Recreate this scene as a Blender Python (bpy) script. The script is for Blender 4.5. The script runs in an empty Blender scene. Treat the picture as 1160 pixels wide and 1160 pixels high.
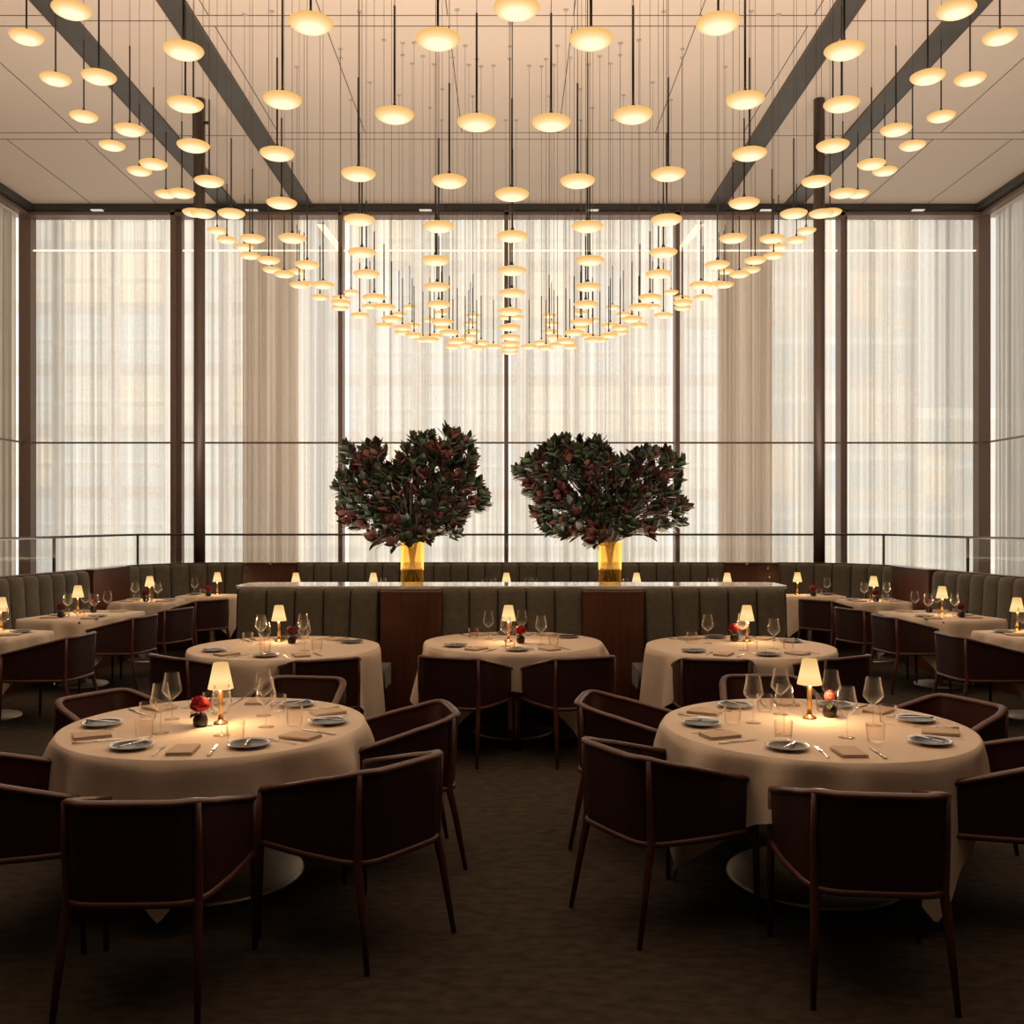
import bpy, math, random
from mathutils import Vector
R = math.radians
rnd = random.Random(7)
C = bpy.context.scene.collection
f = 1095.0
AX = 0.02           # mirror plane of the room
CAMZ = 1.77

# ------------------------------------------------------------------ helpers
class MB:
    def __init__(s): s.v=[]; s.f=[]; s.sm=[]
    def add(s, vs, fs, smooth=False):
        o=len(s.v); s.v += [tuple(p) for p in vs]
        s.f += [tuple(i+o for i in q) for q in fs]; s.sm += [smooth]*len(fs)
    def box(s, x0,x1,y0,y1,z0,z1):
        s.add([(x0,y0,z0),(x1,y0,z0),(x1,y1,z0),(x0,y1,z0),(x0,y0,z1),(x1,y0,z1),(x1,y1,z1),(x0,y1,z1)],
              [(0,3,2,1),(4,5,6,7),(0,1,5,4),(1,2,6,5),(2,3,7,6),(3,0,4,7)])
    def rbox(s, x0,x1,y0,y1,z0,z1,r=.01):   # box with chamfered top edge and vertical corners
        def ring(i,z):
            a=x0+i;b=x1-i;c=y0+i;d=y1-i;k=r
            return [(a+k,c,z),(b-k,c,z),(b,c+k,z),(b,d-k,z),(b-k,d,z),(a+k,d,z),(a,d-k,z),(a,c+k,z)]
        rings=[ring(r*.5,z0),ring(0,z0+r*.5),ring(0,z1-r),ring(r*.3,z1-r*.3),ring(r,z1)]
        vs=[p for q in rings for p in q]; fs=[]
        for j in range(4):
            for i in range(8): fs.append((j*8+i,j*8+(i+1)%8,(j+1)*8+(i+1)%8,(j+1)*8+i))
        fs.append(tuple(range(32,40))); fs.append(tuple(reversed(range(8))))
        s.add(vs,fs)
    def lathe(s, prof, n=24, c=(0,0,0), smooth=True, cap0=True, cap1=True):
        vs=[];fs=[]
        for r,z in prof:
            for i in range(n):
                a=2*math.pi*i/n; vs.append((c[0]+r*math.cos(a),c[1]+r*math.sin(a),c[2]+z))
        m=len(prof)
        for j in range(m-1):
            for i in range(n): fs.append((j*n+i,j*n+(i+1)%n,(j+1)*n+(i+1)%n,(j+1)*n+i))
        if cap0: fs.append(tuple(reversed(range(n))))
        if cap1: fs.append(tuple(range((m-1)*n,m*n)))
        s.add(vs,fs,smooth)
    def tube(s, pts, rad, n=8, cap=True, squash=None):
        pts=[Vector(p) for p in pts]; m=len(pts)
        rs=rad if isinstance(rad,(list,tuple)) else [rad]*m
        vs=[];fs=[]; up=Vector((0,0,1))
        for j,p in enumerate(pts):
            t=(pts[min(j+1,m-1)]-pts[max(j-1,0)]).normalized()
            ref=up if abs(t.dot(up))<.9 else Vector((0,1,0))
            a=t.cross(ref).normalized(); b=a.cross(t).normalized()
            for i in range(n):
                th=2*math.pi*i/n
                vs.append(p+a*(rs[j]*math.cos(th)*(squash[0] if squash else 1))+b*(rs[j]*math.sin(th)*(squash[1] if squash else 1)))
        for j in range(m-1):
            for i in range(n): fs.append((j*n+i,j*n+(i+1)%n,(j+1)*n+(i+1)%n,(j+1)*n+i))
        if cap: fs.append(tuple(reversed(range(n)))); fs.append(tuple(range((m-1)*n,m*n)))
        s.add(vs,fs,True)
    def grid(s, rows, smooth=True, closed=False):
        m=len(rows);n=len(rows[0]); vs=[p for r in rows for p in r]; fs=[]
        for j in range(m-1):
            for i in range(n if closed else n-1):
                fs.append((j*n+i,j*n+(i+1)%n,(j+1)*n+(i+1)%n,(j+1)*n+i))
        s.add(vs,fs,smooth)
    def mesh(s, name, mat):
        me=bpy.data.meshes.new(name); me.from_pydata(s.v,[],s.f); me.update()
        me.polygons.foreach_set('use_smooth', s.sm)
        if mat: me.materials.append(mat)
        return me
    def build(s, name, mat, parent=None, loc=None):
        return mk(name, s.mesh(name,mat), parent, loc)

def mk(name, me, parent=None, loc=None, rz=0):
    o=bpy.data.objects.new(name, me); C.objects.link(o)
    if parent: o.parent=parent
    if loc is not None: o.location=loc
    if rz: o.rotation_euler=(0,0,rz)
    return o
def tag(o,label=None,cat=None,group=None,kind=None):
    if label: o['label']=label
    if cat: o['category']=cat
    if group: o['group']=group
    if kind: o['kind']=kind
    return o
def thing(name,label,cat,loc=(0,0,0),rz=0,group=None):
    o=bpy.data.objects.new(name,None); C.objects.link(o); o.location=loc; o.rotation_euler=(0,0,rz)
    o.empty_display_size=.1
    return tag(o,label,cat,group)
def struct(o): o['kind']='structure'; return o
def dup(root, loc, rz=0, label=None, group=None):
    r=root.copy(); C.objects.link(r); r.location=loc; r.rotation_euler=(0,0,rz)
    if label: r['label']=label
    if group: r['group']=group
    for ch in list(root.children):
        c=ch.copy(); C.objects.link(c); c.parent=r
        for g in list(ch.children):
            d=g.copy(); C.objects.link(d); d.parent=c
    return r
def solidify(o,t,off=0):
    m=o.modifiers.new('s','SOLIDIFY'); m.thickness=t; m.offset=off
def bevel(o,w,seg=2):
    m=o.modifiers.new('b','BEVEL'); m.width=w; m.segments=seg; m.limit_method='ANGLE'

# ------------------------------------------------------------------ materials
def mat(name):
    m=bpy.data.materials.new(name); m.use_nodes=True; nt=m.node_tree
    for n in list(nt.nodes): nt.nodes.remove(n)
    return m, nt, nt.nodes.new('ShaderNodeOutputMaterial')
def N(nt,t,**k):
    n=nt.nodes.new(t)
    for a,b in k.items(): setattr(n,a,b)
    return n
def pbr(name, col, rough=.5, metal=0, noise=None, col2=None, scale=(1,1,1), ns=8, bump=0, sheen=0, coat=0, spec=.5, emit=None, es=0):
    m,nt,out=mat(name); b=N(nt,'ShaderNodeBsdfPrincipled'); nt.links.new(b.outputs[0],out.inputs[0])
    b.inputs['Base Color'].default_value=(*col,1); b.inputs['Roughness'].default_value=rough
    b.inputs['Metallic'].default_value=metal; b.inputs['Specular IOR Level'].default_value=spec
    if sheen: b.inputs['Sheen Weight'].default_value=sheen
    if coat: b.inputs['Coat Weight'].default_value=coat
    if emit: b.inputs['Emission Color'].default_value=(*emit,1); b.inputs['Emission Strength'].default_value=es
    if noise or bump:
        tc=N(nt,'ShaderNodeTexCoord'); mp=N(nt,'ShaderNodeMapping'); mp.inputs['Scale'].default_value=scale
        nt.links.new(tc.outputs['Object'],mp.inputs[0])
        no=N(nt,'ShaderNodeTexNoise'); no.inputs['Scale'].default_value=ns; no.inputs['Detail'].default_value=5
        nt.links.new(mp.outputs[0],no.inputs['Vector'])
        if noise:
            r=N(nt,'ShaderNodeValToRGB'); r.color_ramp.elements[0].position=.3; r.color_ramp.elements[1].position=.7
            r.color_ramp.elements[0].color=(*col,1); r.color_ramp.elements[1].color=(*col2,1)
            nt.links.new(no.outputs[0],r.inputs[0]); nt.links.new(r.outputs[0],b.inputs['Base Color'])
        if bump:
            bu=N(nt,'ShaderNodeBump'); bu.inputs['Strength'].default_value=bump; bu.inputs['Distance'].default_value=.01
            nt.links.new(no.outputs[0],bu.inputs['Height']); nt.links.new(bu.outputs[0],b.inputs['Normal'])
    return m
M={}
M['carpet']=pbr('carpet',(.030,.024,.017),.95,noise=True,col2=(.058,.046,.034),scale=(1,2,1),ns=11,bump=.35,spec=.1)
M['ceiling']=pbr('ceiling_panel',(.66,.55,.46),.7,noise=True,col2=(.70,.59,.49),ns=.3)
M['ceilline']=pbr('ceiling_joint',(.12,.09,.07),.8)
M['beam']=pbr('dark_beam',(.040,.034,.028),.5,noise=True,col2=(.06,.05,.04),ns=2)
M['bronze']=pbr('bronze_frame',(.20,.135,.10),.45,.1)
M['railing']=pbr('dark_bronze_rail',(.035,.025,.02),.45,.2)
M['column']=pbr('bronze_column',(.085,.058,.044),.4,.2,noise=True,col2=(.11,.075,.058),scale=(1,1,.2),ns=3)
M['darkwall']=pbr('dark_wall_plaster',(.030,.022,.017),.8,noise=True,col2=(.04,.03,.022),ns=2)
M['walnut']=pbr('walnut',(.055,.016,.008),.35,noise=True,col2=(.098,.030,.014),scale=(6,6,.4),ns=4,coat=.15)
M['green']=pbr('grey_green_velvet',(.080,.072,.054),.75,noise=True,col2=(.105,.096,.074),ns=14,bump=.1,sheen=.25,spec=.2)
M['seam_shade']=pbr('dark_seam_shade',(.012,.011,.009),.9)
M['stone']=pbr('pale_stone_top',(.66,.60,.52),.08,noise=True,col2=(.74,.68,.60),ns=5)
M['leather']=pbr('burgundy_leather',(.026,.0065,.0065),.55,noise=True,col2=(.036,.009,.009),ns=30,bump=.06,spec=.4)
M['leather_in']=pbr('burgundy_leather_inner',(.045,.012,.012),.5,noise=True,col2=(.058,.016,.016),ns=30,bump=.06,spec=.4)
M['piping']=pbr('brown_leather_frame',(.070,.022,.012),.38,noise=True,col2=(.095,.032,.018),ns=20,spec=.5)
M['cloth']=pbr('table_linen',(.66,.55,.44),.85,noise=True,col2=(.70,.59,.48),ns=60,bump=.08,sheen=.1,spec=.1)
M['napkin']=pbr('napkin_linen',(.52,.40,.30),.9,noise=True,col2=(.60,.47,.36),ns=90,bump=.2,spec=.1)
M['steel']=pbr('brushed_steel',(.66,.60,.53),.48,1,noise=True,col2=(.74,.68,.60),scale=(1,8,1),ns=6)
M['silver']=pbr('cutlery_steel',(.62,.56,.48),.18,1)
M['brass']=pbr('brass',(.72,.46,.18),.25,1)
M['plate']=pbr('plate_glaze',(.55,.50,.46),.12,coat=.6)
M['platedark']=pbr('plate_dark_centre',(.030,.033,.045),.28,spec=.35)
M['vase_dark']=pbr('dark_ceramic',(.020,.010,.010),.3)
M['red']=pbr('red_petals',(.30,.008,.014),.6,noise=True,col2=(.48,.02,.03),ns=40)
M['pink']=pbr('coral_petals',(.62,.09,.08),.6,noise=True,col2=(.75,.2,.15),ns=40)
M['maroon']=pbr('deep_red_petals',(.10,.004,.008),.6,noise=True,col2=(.18,.01,.015),ns=40)
M['stemgreen']=pbr('stem_green',(.03,.055,.015),.6)
M['leafgreen']=pbr('magnolia_leaf_green',(.012,.019,.008),.4,noise=True,col2=(.024,.034,.012),ns=9,spec=.5)
M['leafrust']=pbr('magnolia_leaf_russet',(.075,.018,.011),.65,noise=True,col2=(.035,.014,.009),ns=9,spec=.2)
M['bark']=pbr('branch_bark',(.035,.02,.012),.8)
M['blackmetal']=pbr('black_metal',(.012,.009,.009),.5,.3)
M['cable']=pbr('cable_sleeve',(.05,.04,.035),.6)
M['white']=pbr('white_fitting',(.75,.7,.62),.5,emit=(1,.95,.85),es=.5)
M['glow_reflection']=pbr('reflected_light_line',(.9,.6,.35),.5,emit=(1,.72,.45),es=1.6)

def glass(name,col=(.97,.96,.94),edge=.35,gl=(1,.97,.93),ior=1.22,body=.0,bodycol=(.95,.92,.88)):
    m,nt,out=mat(name)
    tr=N(nt,'ShaderNodeBsdfTransparent'); tr.inputs[0].default_value=(*col,1)
    tl=N(nt,'ShaderNodeBsdfTranslucent'); tl.inputs[0].default_value=(*bodycol,1)
    lw=N(nt,'ShaderNodeLayerWeight'); lw.inputs[0].default_value=.25
    mt=N(nt,'ShaderNodeMath',operation='MULTIPLY_ADD'); mt.inputs[1].default_value=edge; mt.inputs[2].default_value=body
    nt.links.new(lw.outputs['Facing'],mt.inputs[0])
    m1=N(nt,'ShaderNodeMixShader'); nt.links.new(mt.outputs[0],m1.inputs[0]); nt.links.new(tr.outputs[0],m1.inputs[1]); nt.links.new(tl.outputs[0],m1.inputs[2])
    g=N(nt,'ShaderNodeBsdfGlossy'); g.inputs['Roughness'].default_value=.03; g.inputs['Color'].default_value=(*gl,1)
    fr=N(nt,'ShaderNodeFresnel'); fr.inputs[0].default_value=ior
    m2=N(nt,'ShaderNodeMath',operation='MULTIPLY'); m2.inputs[1].default_value=.6; nt.links.new(fr.outputs[0],m2.inputs[0])
    mx=N(nt,'ShaderNodeMixShader'); nt.links.new(m2.outputs[0],mx.inputs[0]); nt.links.new(m1.outputs[0],mx.inputs[1]); nt.links.new(g.outputs[0],mx.inputs[2])
    nt.links.new(mx.outputs[0],out.inputs[0]); return m
M['glass']=glass('clear_glass',(.97,.95,.93),.34,body=.015)
M['tumbler']=glass('tumbler_glass',(.96,.92,.88),.32,body=.02)
M['pane']=glass('window_glass',(.97,.98,.97),.0,ior=1.25)
M['amber']=glass('amber_glass',(.98,.80,.42),.25,(1,.85,.55),1.25,body=.15,bodycol=(1,.58,.12))

def sheer(name, trans, tcol, dcol, lo=.42):
    m,nt,out=mat(name)
    tc=N(nt,'ShaderNodeTexCoord'); mp=N(nt,'ShaderNodeMapping'); mp.inputs['Scale'].default_value=(6,6,.03)
    nt.links.new(tc.outputs['Object'],mp.inputs[0])
    no=N(nt,'ShaderNodeTexNoise'); no.inputs['Scale'].default_value=1.2; no.inputs['Detail'].default_value=6; no.inputs['Roughness'].default_value=.65
    nt.links.new(mp.outputs[0],no.inputs['Vector'])
    r=N(nt,'ShaderNodeValToRGB'); r.color_ramp.elements[0].position=.36; r.color_ramp.elements[1].position=.64
    r.color_ramp.elements[0].color=(lo,lo*.93,lo*.86,1); r.color_ramp.elements[1].color=(1,1,1,1)
    nt.links.new(no.outputs[0],r.inputs[0])
    mc=N(nt,'ShaderNodeMixRGB',blend_type='MULTIPLY'); mc.inputs[0].default_value=1; mc.inputs[1].default_value=(*tcol,1)
    nt.links.new(r.outputs[0],mc.inputs[2])
    tl=N(nt,'ShaderNodeBsdfTranslucent'); nt.links.new(mc.outputs[0],tl.inputs[0])
    df=N(nt,'ShaderNodeBsdfDiffuse'); df.inputs[0].default_value=(*dcol,1)
    tp=N(nt,'ShaderNodeBsdfTransparent')
    a=N(nt,'ShaderNodeMixShader'); a.inputs[0].default_value=.3
    nt.links.new(tl.outputs[0],a.inputs[1]); nt.links.new(df.outputs[0],a.inputs[2])
    mt=N(nt,'ShaderNodeMath',operation='MULTIPLY'); mt.inputs[1].default_value=trans
    nt.links.new(r.outputs[0],mt.inputs[0])
    b=N(nt,'ShaderNodeMixShader'); nt.links.new(mt.outputs[0],b.inputs[0])
    nt.links.new(a.outputs[0],b.inputs[1]); nt.links.new(tp.outputs[0],b.inputs[2])
    nt.links.new(b.outputs[0],out.inputs[0]); return m
M['sheer']=sheer('sheer_curtain',.46,(.97,.94,.89),(.75,.66,.57))
M['sheer_thick']=sheer('gathered_curtain',.16,(.80,.66,.53),(.68,.56,.46),.42)

def glowmat(name, centre, edge, rad, s0, s1):
    m,nt,out=mat(name); tc=N(nt,'ShaderNodeTexCoord'); se=N(nt,'ShaderNodeSeparateXYZ'); nt.links.new(tc.outputs['Object'],se.inputs[0])
    cb=N(nt,'ShaderNodeCombineXYZ'); nt.links.new(se.outputs[0],cb.inputs[0]); nt.links.new(se.outputs[1],cb.inputs[1])
    ln=N(nt,'ShaderNodeVectorMath',operation='LENGTH'); nt.links.new(cb.outputs[0],ln.inputs[0])
    mr=N(nt,'ShaderNodeMapRange'); mr.inputs[1].default_value=rad*.42; mr.inputs[2].default_value=rad*1.0
    nt.links.new(ln.outputs['Value'],mr.inputs[0])
    mc=N(nt,'ShaderNodeMixRGB'); mc.inputs[1].default_value=(*[c*s0 for c in centre],1); mc.inputs[2].default_value=(*[c*s1 for c in edge],1)
    nt.links.new(mr.outputs[0],mc.inputs[0])
    em=N(nt,'ShaderNodeEmission'); nt.links.new(mc.outputs[0],em.inputs[0]); nt.links.new(em.outputs[0],out.inputs[0]); return m
M['disc']=glowmat('glowing_disc_glass',(1,.88,.56),(.92,.50,.14),.1165,1.32,1.0)
def shademat():
    m,nt,out=mat('lamp_shade_glow'); tc=N(nt,'ShaderNodeTexCoord'); se=N(nt,'ShaderNodeSeparateXYZ'); nt.links.new(tc.outputs['Object'],se.inputs[0])
    r=N(nt,'ShaderNodeValToRGB'); mr=N(nt,'ShaderNodeMapRange'); mr.inputs[1].default_value=.175; mr.inputs[2].default_value=.31
    nt.links.new(se.outputs[2],mr.inputs[0]); nt.links.new(mr.outputs[0],r.inputs[0])
    e=r.color_ramp.elements; e[0].position=0; e[0].color=(1,.62,.22,1); e[1].position=1; e[1].color=(.78,.46,.16,1)
    k=e.new(.4); k.color=(1.05,.76,.34,1)
    em=N(nt,'ShaderNodeEmission'); em.inputs[1].default_value=1.05; nt.links.new(r.outputs[0],em.inputs[0]); nt.links.new(em.outputs[0],out.inputs[0]); return m
M['shade']=shademat()

def facade(name,base,win,warm,fx,fz):
    m,nt,out=mat(name); tc=N(nt,'ShaderNodeTexCoord'); se=N(nt,'ShaderNodeSeparateXYZ'); nt.links.new(tc.outputs['Object'],se.inputs[0])
    cb=N(nt,'ShaderNodeCombineXYZ'); nt.links.new(se.outputs[0],cb.inputs[0]); nt.links.new(se.outputs[2],cb.inputs[1])
    br=N(nt,'ShaderNodeTexBrick'); br.offset=0; br.inputs['Scale'].default_value=1; br.inputs['Brick Width'].default_value=fx; br.inputs['Row Height'].default_value=fz
    br.inputs['Mortar Size'].default_value=.34; br.inputs['Mortar Smooth'].default_value=0
    br.inputs['Color1'].default_value=(*win,1); br.inputs['Color2'].default_value=(*warm,1); br.inputs['Mortar'].default_value=(*base,1); br.inputs['Bias'].default_value=-.25
    nt.links.new(cb.outputs[0],br.inputs['Vector'])
    b=N(nt,'ShaderNodeBsdfPrincipled'); nt.links.new(br.outputs[0],b.inputs['Base Color']); b.inputs['Roughness'].default_value=.6
    nt.links.new(br.outputs[0],b.inputs['Emission Color']); b.inputs['Emission Strength'].default_value=.9  # facade glows in its own colours, standing in for daylight on it
    nt.links.new(b.outputs[0],out.inputs[0]); return m
M['facade1']=facade('office_facade',(.62,.56,.50),(.66,.68,.66),(.92,.74,.52),3.0,3.3)
M['facade2']=facade('stone_facade',(.60,.54,.47),(.5,.52,.5),(.85,.66,.48),2.2,3.0)
M['ledgeband']=pbr('facade_band',(.8,.76,.7),.7,emit=(1,.95,.85),es=.5)  # bands glow slightly as well, as if daylit
M['asphalt']=pbr('street',(.2,.19,.18),.9)

# ------------------------------------------------------------------ room shell
XL,XR,YB,CE = -9.77, 9.58, 19.5, 8.07
YF=-3.5
def wallbox(name,*a,m='darkwall'):
    b=MB(); b.box(*a); return struct(b.build(name,M[m]))
wallbox('floor',XL-.5,XR+.5,YF-.3,YB+.6,-.2,0,m='carpet')
wallbox('ceiling',XL-.5,XR+.5,YF-.3,YB+.6,CE,CE+.25,m='ceiling')
wallbox('wall_front',XL-.5,XR+.5,YF-.3,YF,0,CE)
wallbox('wall_left',XL-.3,XL,YF,13.2,0,CE)
wallbox('wall_right',XR,XR+.3,YF,13.2,0,CE)
n=0
def trim(b,m):
    global n; n+=1
    return struct(b.build('trim_%d'%n,M[m]))
# dark ceiling strips running to the window
for x0,x1 in ((-5.77,-5.43),(-4.24,-3.93),(3.97,4.28),(5.47,5.81)):
    b=MB(); b.box(x0,x1,YF,YB-.25,CE-.03,CE); trim(b,'beam')
    b=MB(); b.box(x0-.018,x0,YF,YB-.25,CE-.035,CE); b.box(x1,x1+.018,YF,YB-.25,CE-.035,CE); trim(b,'ceilline')
# panel joints
def joint(x0,x1,y0,y1):
    b=MB(); b.box(x0,x1,y0,y1,CE-.004,CE); trim(b,'ceilline')
w=.014
for (a,c) in ((-9.7,-5.8),(-3.9,3.95),(5.83,9.5)):
    joint(a,c,12.04,12.04+w); joint(a,c,12.30,12.30+w); joint(a,c,15.68,15.68+w); joint(a,c,15.95,15.95+w)
for (a,c) in ((-5.42,-4.26),(4.30,5.46)):
    joint(a,c,12.17,12.17+w); joint(a,c,15.80,15.80+w)
for x in (-8.3,-7.0,-3.75,-2.34,-.77,.80,2.37,3.80,7.0,8.3):
    joint(x-.006,x+.006,YF,12.04); joint(x-.006,x+.006,12.31,15.68); 
    if abs(x)>6: joint(x-.006,x+.006,15.96,YB-.3)
# window wall: mullions, header, transom
def px(x,d=YB): return (x-577)*d/f
for i,x in enumerate((200,388,574,766,951)):
    b=MB(); X=px(x); b.box(X-.05,X+.035,YB-.22,YB+.1,0,CE-.02)
    if i in (0,4): b.box(X+.035,X+.13,YB-.08,YB+.1,0,CE-.02)
    trim(b,'bronze')
for X in (XL+.05,XR-.05):
    b=MB(); b.box(X-.12,X+.12,YB-.12,YB+.12,0,CE-.02); trim(b,'bronze')
b=MB(); b.box(XL,XR,YB-.30,YB+.1,CE-.10,CE); trim(b,'beam')
b=MB(); b.box(XL,XR,YB-.22,YB+.1,CE-.20,CE-.135); trim(b,'bronze')
b=MB(); b.box(XL,XR,YB-.04,YB,3.325,3.36); trim(b,'bronze')
for X,sx in ((XL,1),(XR,-1)):
    b=MB(); b.box(min(X,X+sx*.30),max(X,X+sx*.30),13.2,YB-.3,CE-.10,CE); trim(b,'beam')
    b=MB(); b.box(min(X,X+sx*.16),max(X,X+sx*.16),13.2,YB-.2,CE-.20,CE-.135); trim(b,'bronze')
    b=MB(); b.box(min(X,X+sx*.04),max(X,X+sx*.04),13.2,YB-.1,3.325,3.36); trim(b,'bronze')
    b=MB(); b.box(min(X,X+sx*.1),max(X,X+sx*.1),13.2,13.35,0,CE-.1); trim(b,'bronze')
# glowing strips imitating cove light reflected in the glass, with slanted streaks
b=MB(); b.box(XL+.1,XR-.1,YB-.012,YB+.0,7.205,7.235); trim(b,'glow_reflection')
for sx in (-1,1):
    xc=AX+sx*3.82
    b=MB(); b.add([(xc-.08,YB-.03,7.74),(xc+.08,YB-.03,7.74),(xc-sx*.42+.07,YB-.03,7.2),(xc-sx*.42-.07,YB-.03,7.2)],[(0,1,2,3)]); trim(b,'glow_reflection')
# panes
xs=[XL]+[px(x) for x in (200,388,574,766,951)]+[XR]
k=0
for i in range(6):
    for z0,z1 in ((0,3.33),(3.35,CE)):
        k+=1; b=MB(); b.box(xs[i]+.1,xs[i+1]-.1,YB+.55,YB+.56,z0,z1); struct(b.build('window_%d'%k,M['pane']))
for X in (XL-.4,XR+.4):
    k+=1; b=MB(); b.box(X-.005,X+.005,13.3,YB+.4,0,CE); struct(b.build('window_%d'%k,M['pane']))

# small white ceiling fittings on the header
for i,(x,lab) in enumerate(((110,'small white light fitting under the window header, far left bay'),(285,'small white light fitting under the window header, second bay from the left'),(482,'small white light fitting under the header left of the centre mullion'),
            (671,'small white light fitting under the header right of the centre mullion'),(868,'small white light fitting under the header just left of the right column'),(1040,'small white light fitting under the window header, far right bay'))):
    t=thing('header_light',lab,'ceiling light',(px(x,19.28),19.28,CE-.10))
    b=MB(); b.rbox(-.12,.12,-.05,.05,-.012,.0,.005); b.build('housing',M['white'],t)
    b=MB(); b.box(-.1,.1,-.035,.035,-.016,-.0121); b.build('diffuser',M['white'],t)

# curtains
def curtain(x0,x1,y,name,label,m,amp=.035,axis='x',seed=0,z0=.02,z1=CE-.14):
    rr=random.Random(seed); L=x1-x0; nn=int(L/.02)
    ph=[rr.uniform(0,6.28) for _ in range(5)]
    rows=[]
    for z in (z0,z1*.5,z1):
        row=[]
        for i in range(nn+1):
            u=x0+L*i/nn
            d=amp*math.sin(u*44+ph[0]+1.5*math.sin(u*3+ph[1]))+amp*.5*math.sin(u*27+ph[2]+z*.15)+amp*.5*math.sin(u*7+ph[3])
            row.append((u,y+d,z) if axis=='x' else (y+d,u,z))
        rows.append(row)
    b=MB(); b.grid(rows); o=b.build(name,M[m]); 
    return tag(o,label,'curtain')
names=['first','second','third','fourth','fifth','sixth']
desc=['sheer cream curtain in the far left window bay','sheer cream curtain in the bay behind the left round column','sheer cream curtain in the bay behind the left magnolia arrangement',
 'sheer cream curtain in the bay behind the right magnolia arrangement','sheer cream curtain in the bay just left of the right round column','sheer cream curtain in the far right bay of the back window']
for i in range(6):
    curtain(xs[i]+.08,xs[i+1]-.08,YB+.28,'sheer_curtain',desc[i],'sheer',seed=i)
curtain(-5.42,-4.28,YB+.14,'gathered_curtain','gathered beige curtain stack hanging between left column and next mullion','sheer_thick',.03,seed=11)
curtain(4.25,5.35,YB+.14,'gathered_curtain','gathered beige curtain stack hanging left of the right round column','sheer_thick',.03,seed=12)
curtain(13.3,YB-.05,XL-.2,'sheer_curtain','beige gathered curtain on the left side wall at picture edge','sheer_thick',.035,'y',seed=13)
curtain(13.3,YB-.05,XR+.2,'sheer_curtain','sheer curtain on the right side wall at picture edge','sheer',.035,'y',seed=14)

# round columns
for sx,lab in ((-1,'round bronze column left of centre, rising behind the banquettes'),(1,'round bronze column right of centre, rising behind the banquettes')):
    X=(226-577)*14.45/f if sx<0 else (928-577)*14.45/f
    t=thing('round_column',lab,'column',(X,14.45,0))
    b=MB(); b.lathe([(.083,0),(.083,CE)],32); b.build('shaft',M['column'],t)
    b=MB(); b.lathe([(.11,0),(.11,.05),(.09,.06)],32); b.build('base_ring',M['bronze'],t)
# little camera on the left column
t=thing('security_camera','tiny dark camera mounted high on the left round column','camera',((233-577)*14.36/f,14.40,7.70))
b=MB(); b.box(-.045,.0,-.015,.015,-.015,.015); b.build('bracket',M['blackmetal'],t)
b=MB(); b.tube([(.0,.02,0),(.03,-.06,-.02)],[.022,.022]); b.build('camera_body',M['blackmetal'],t)

# outside
def building(name,label,x0,x1,y,z0,z1,m,floors,fz):
    t=thing(name,label,'building',((x0+x1)/2,y,0))
    h=(x1-x0)/2
    b=MB(); b.box(-h,h,0,8,z0,z1); b.build('facade',M[m],t)
    b=MB(); b.box(-h-.3,h+.3,-.3,8,z1,z1+.5); b.build('parapet',M['ledgeband'],t)
    for i in range(floors):
        z=z0+fz*(i+1)-.1
        if z<z1: b=MB(); b.box(-h,h,-.18,0,z,z+.28); b.build('floor_band',M['ledgeband'],t)
building('office_building','pale office block seen through the left window curtains',-30,-12.5,52,-25,36,'facade1',18,3.3)
building('office_building','wide pale office block seen behind the centre curtains',-10.5,12,56,-25,40,'facade1',19,3.3)
building('office_building','narrow stone tower seen through curtain left of right column',13.5,21,50,-25,30,'facade2',17,3.0)
building('low_building','low stone building seen through the far right curtain',22,36,58,-25,8,'facade2',11,3.0)
b=MB(); b.box(-60,60,YB+4,80,-26,-25); struct(b.build('street',M['asphalt']))

# ------------------------------------------------------------------ banquettes
def resample(path, step):
    pts=[Vector((p[0],p[1],0)) for p in path]; L=[0]
    for a,b in zip(pts,pts[1:]): L.append(L[-1]+(b-a).length)
    n=max(2,int(round(L[-1]/step))); out=[]
    for i in range(n+1):
        s=L[-1]*i/n; k=0
        while k<len(L)-2 and L[k+1]<s: k+=1
        u=(s-L[k])/(L[k+1]-L[k]); out.append((pts[k].lerp(pts[k+1],u),s))
    res=[]
    for i,(p,s) in enumerate(out):
        t=(out[min(i+1,n)][0]-out[max(i-1,0)][0]).normalized()
        res.append((p,Vector((t.y,-t.x,0)),s))
    return res,L[-1]
def sweep(b,res,prof,smooth=False):
    rows=[[tuple(p+nv*o+Vector((0,0,z))) for (o,z) in prof] for p,nv,s in res]
    b.grid(rows,smooth,closed=True)
    o=len(b.v)-len(rows)*len(prof); m=len(prof)
    b.f.append(tuple(o+i for i in range(m))); b.sm.append(False)
    o=len(b.v)-m; b.f.append(tuple(o+i for i in reversed(range(m)))); b.sm.append(False)
TOP=1.165
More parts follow.
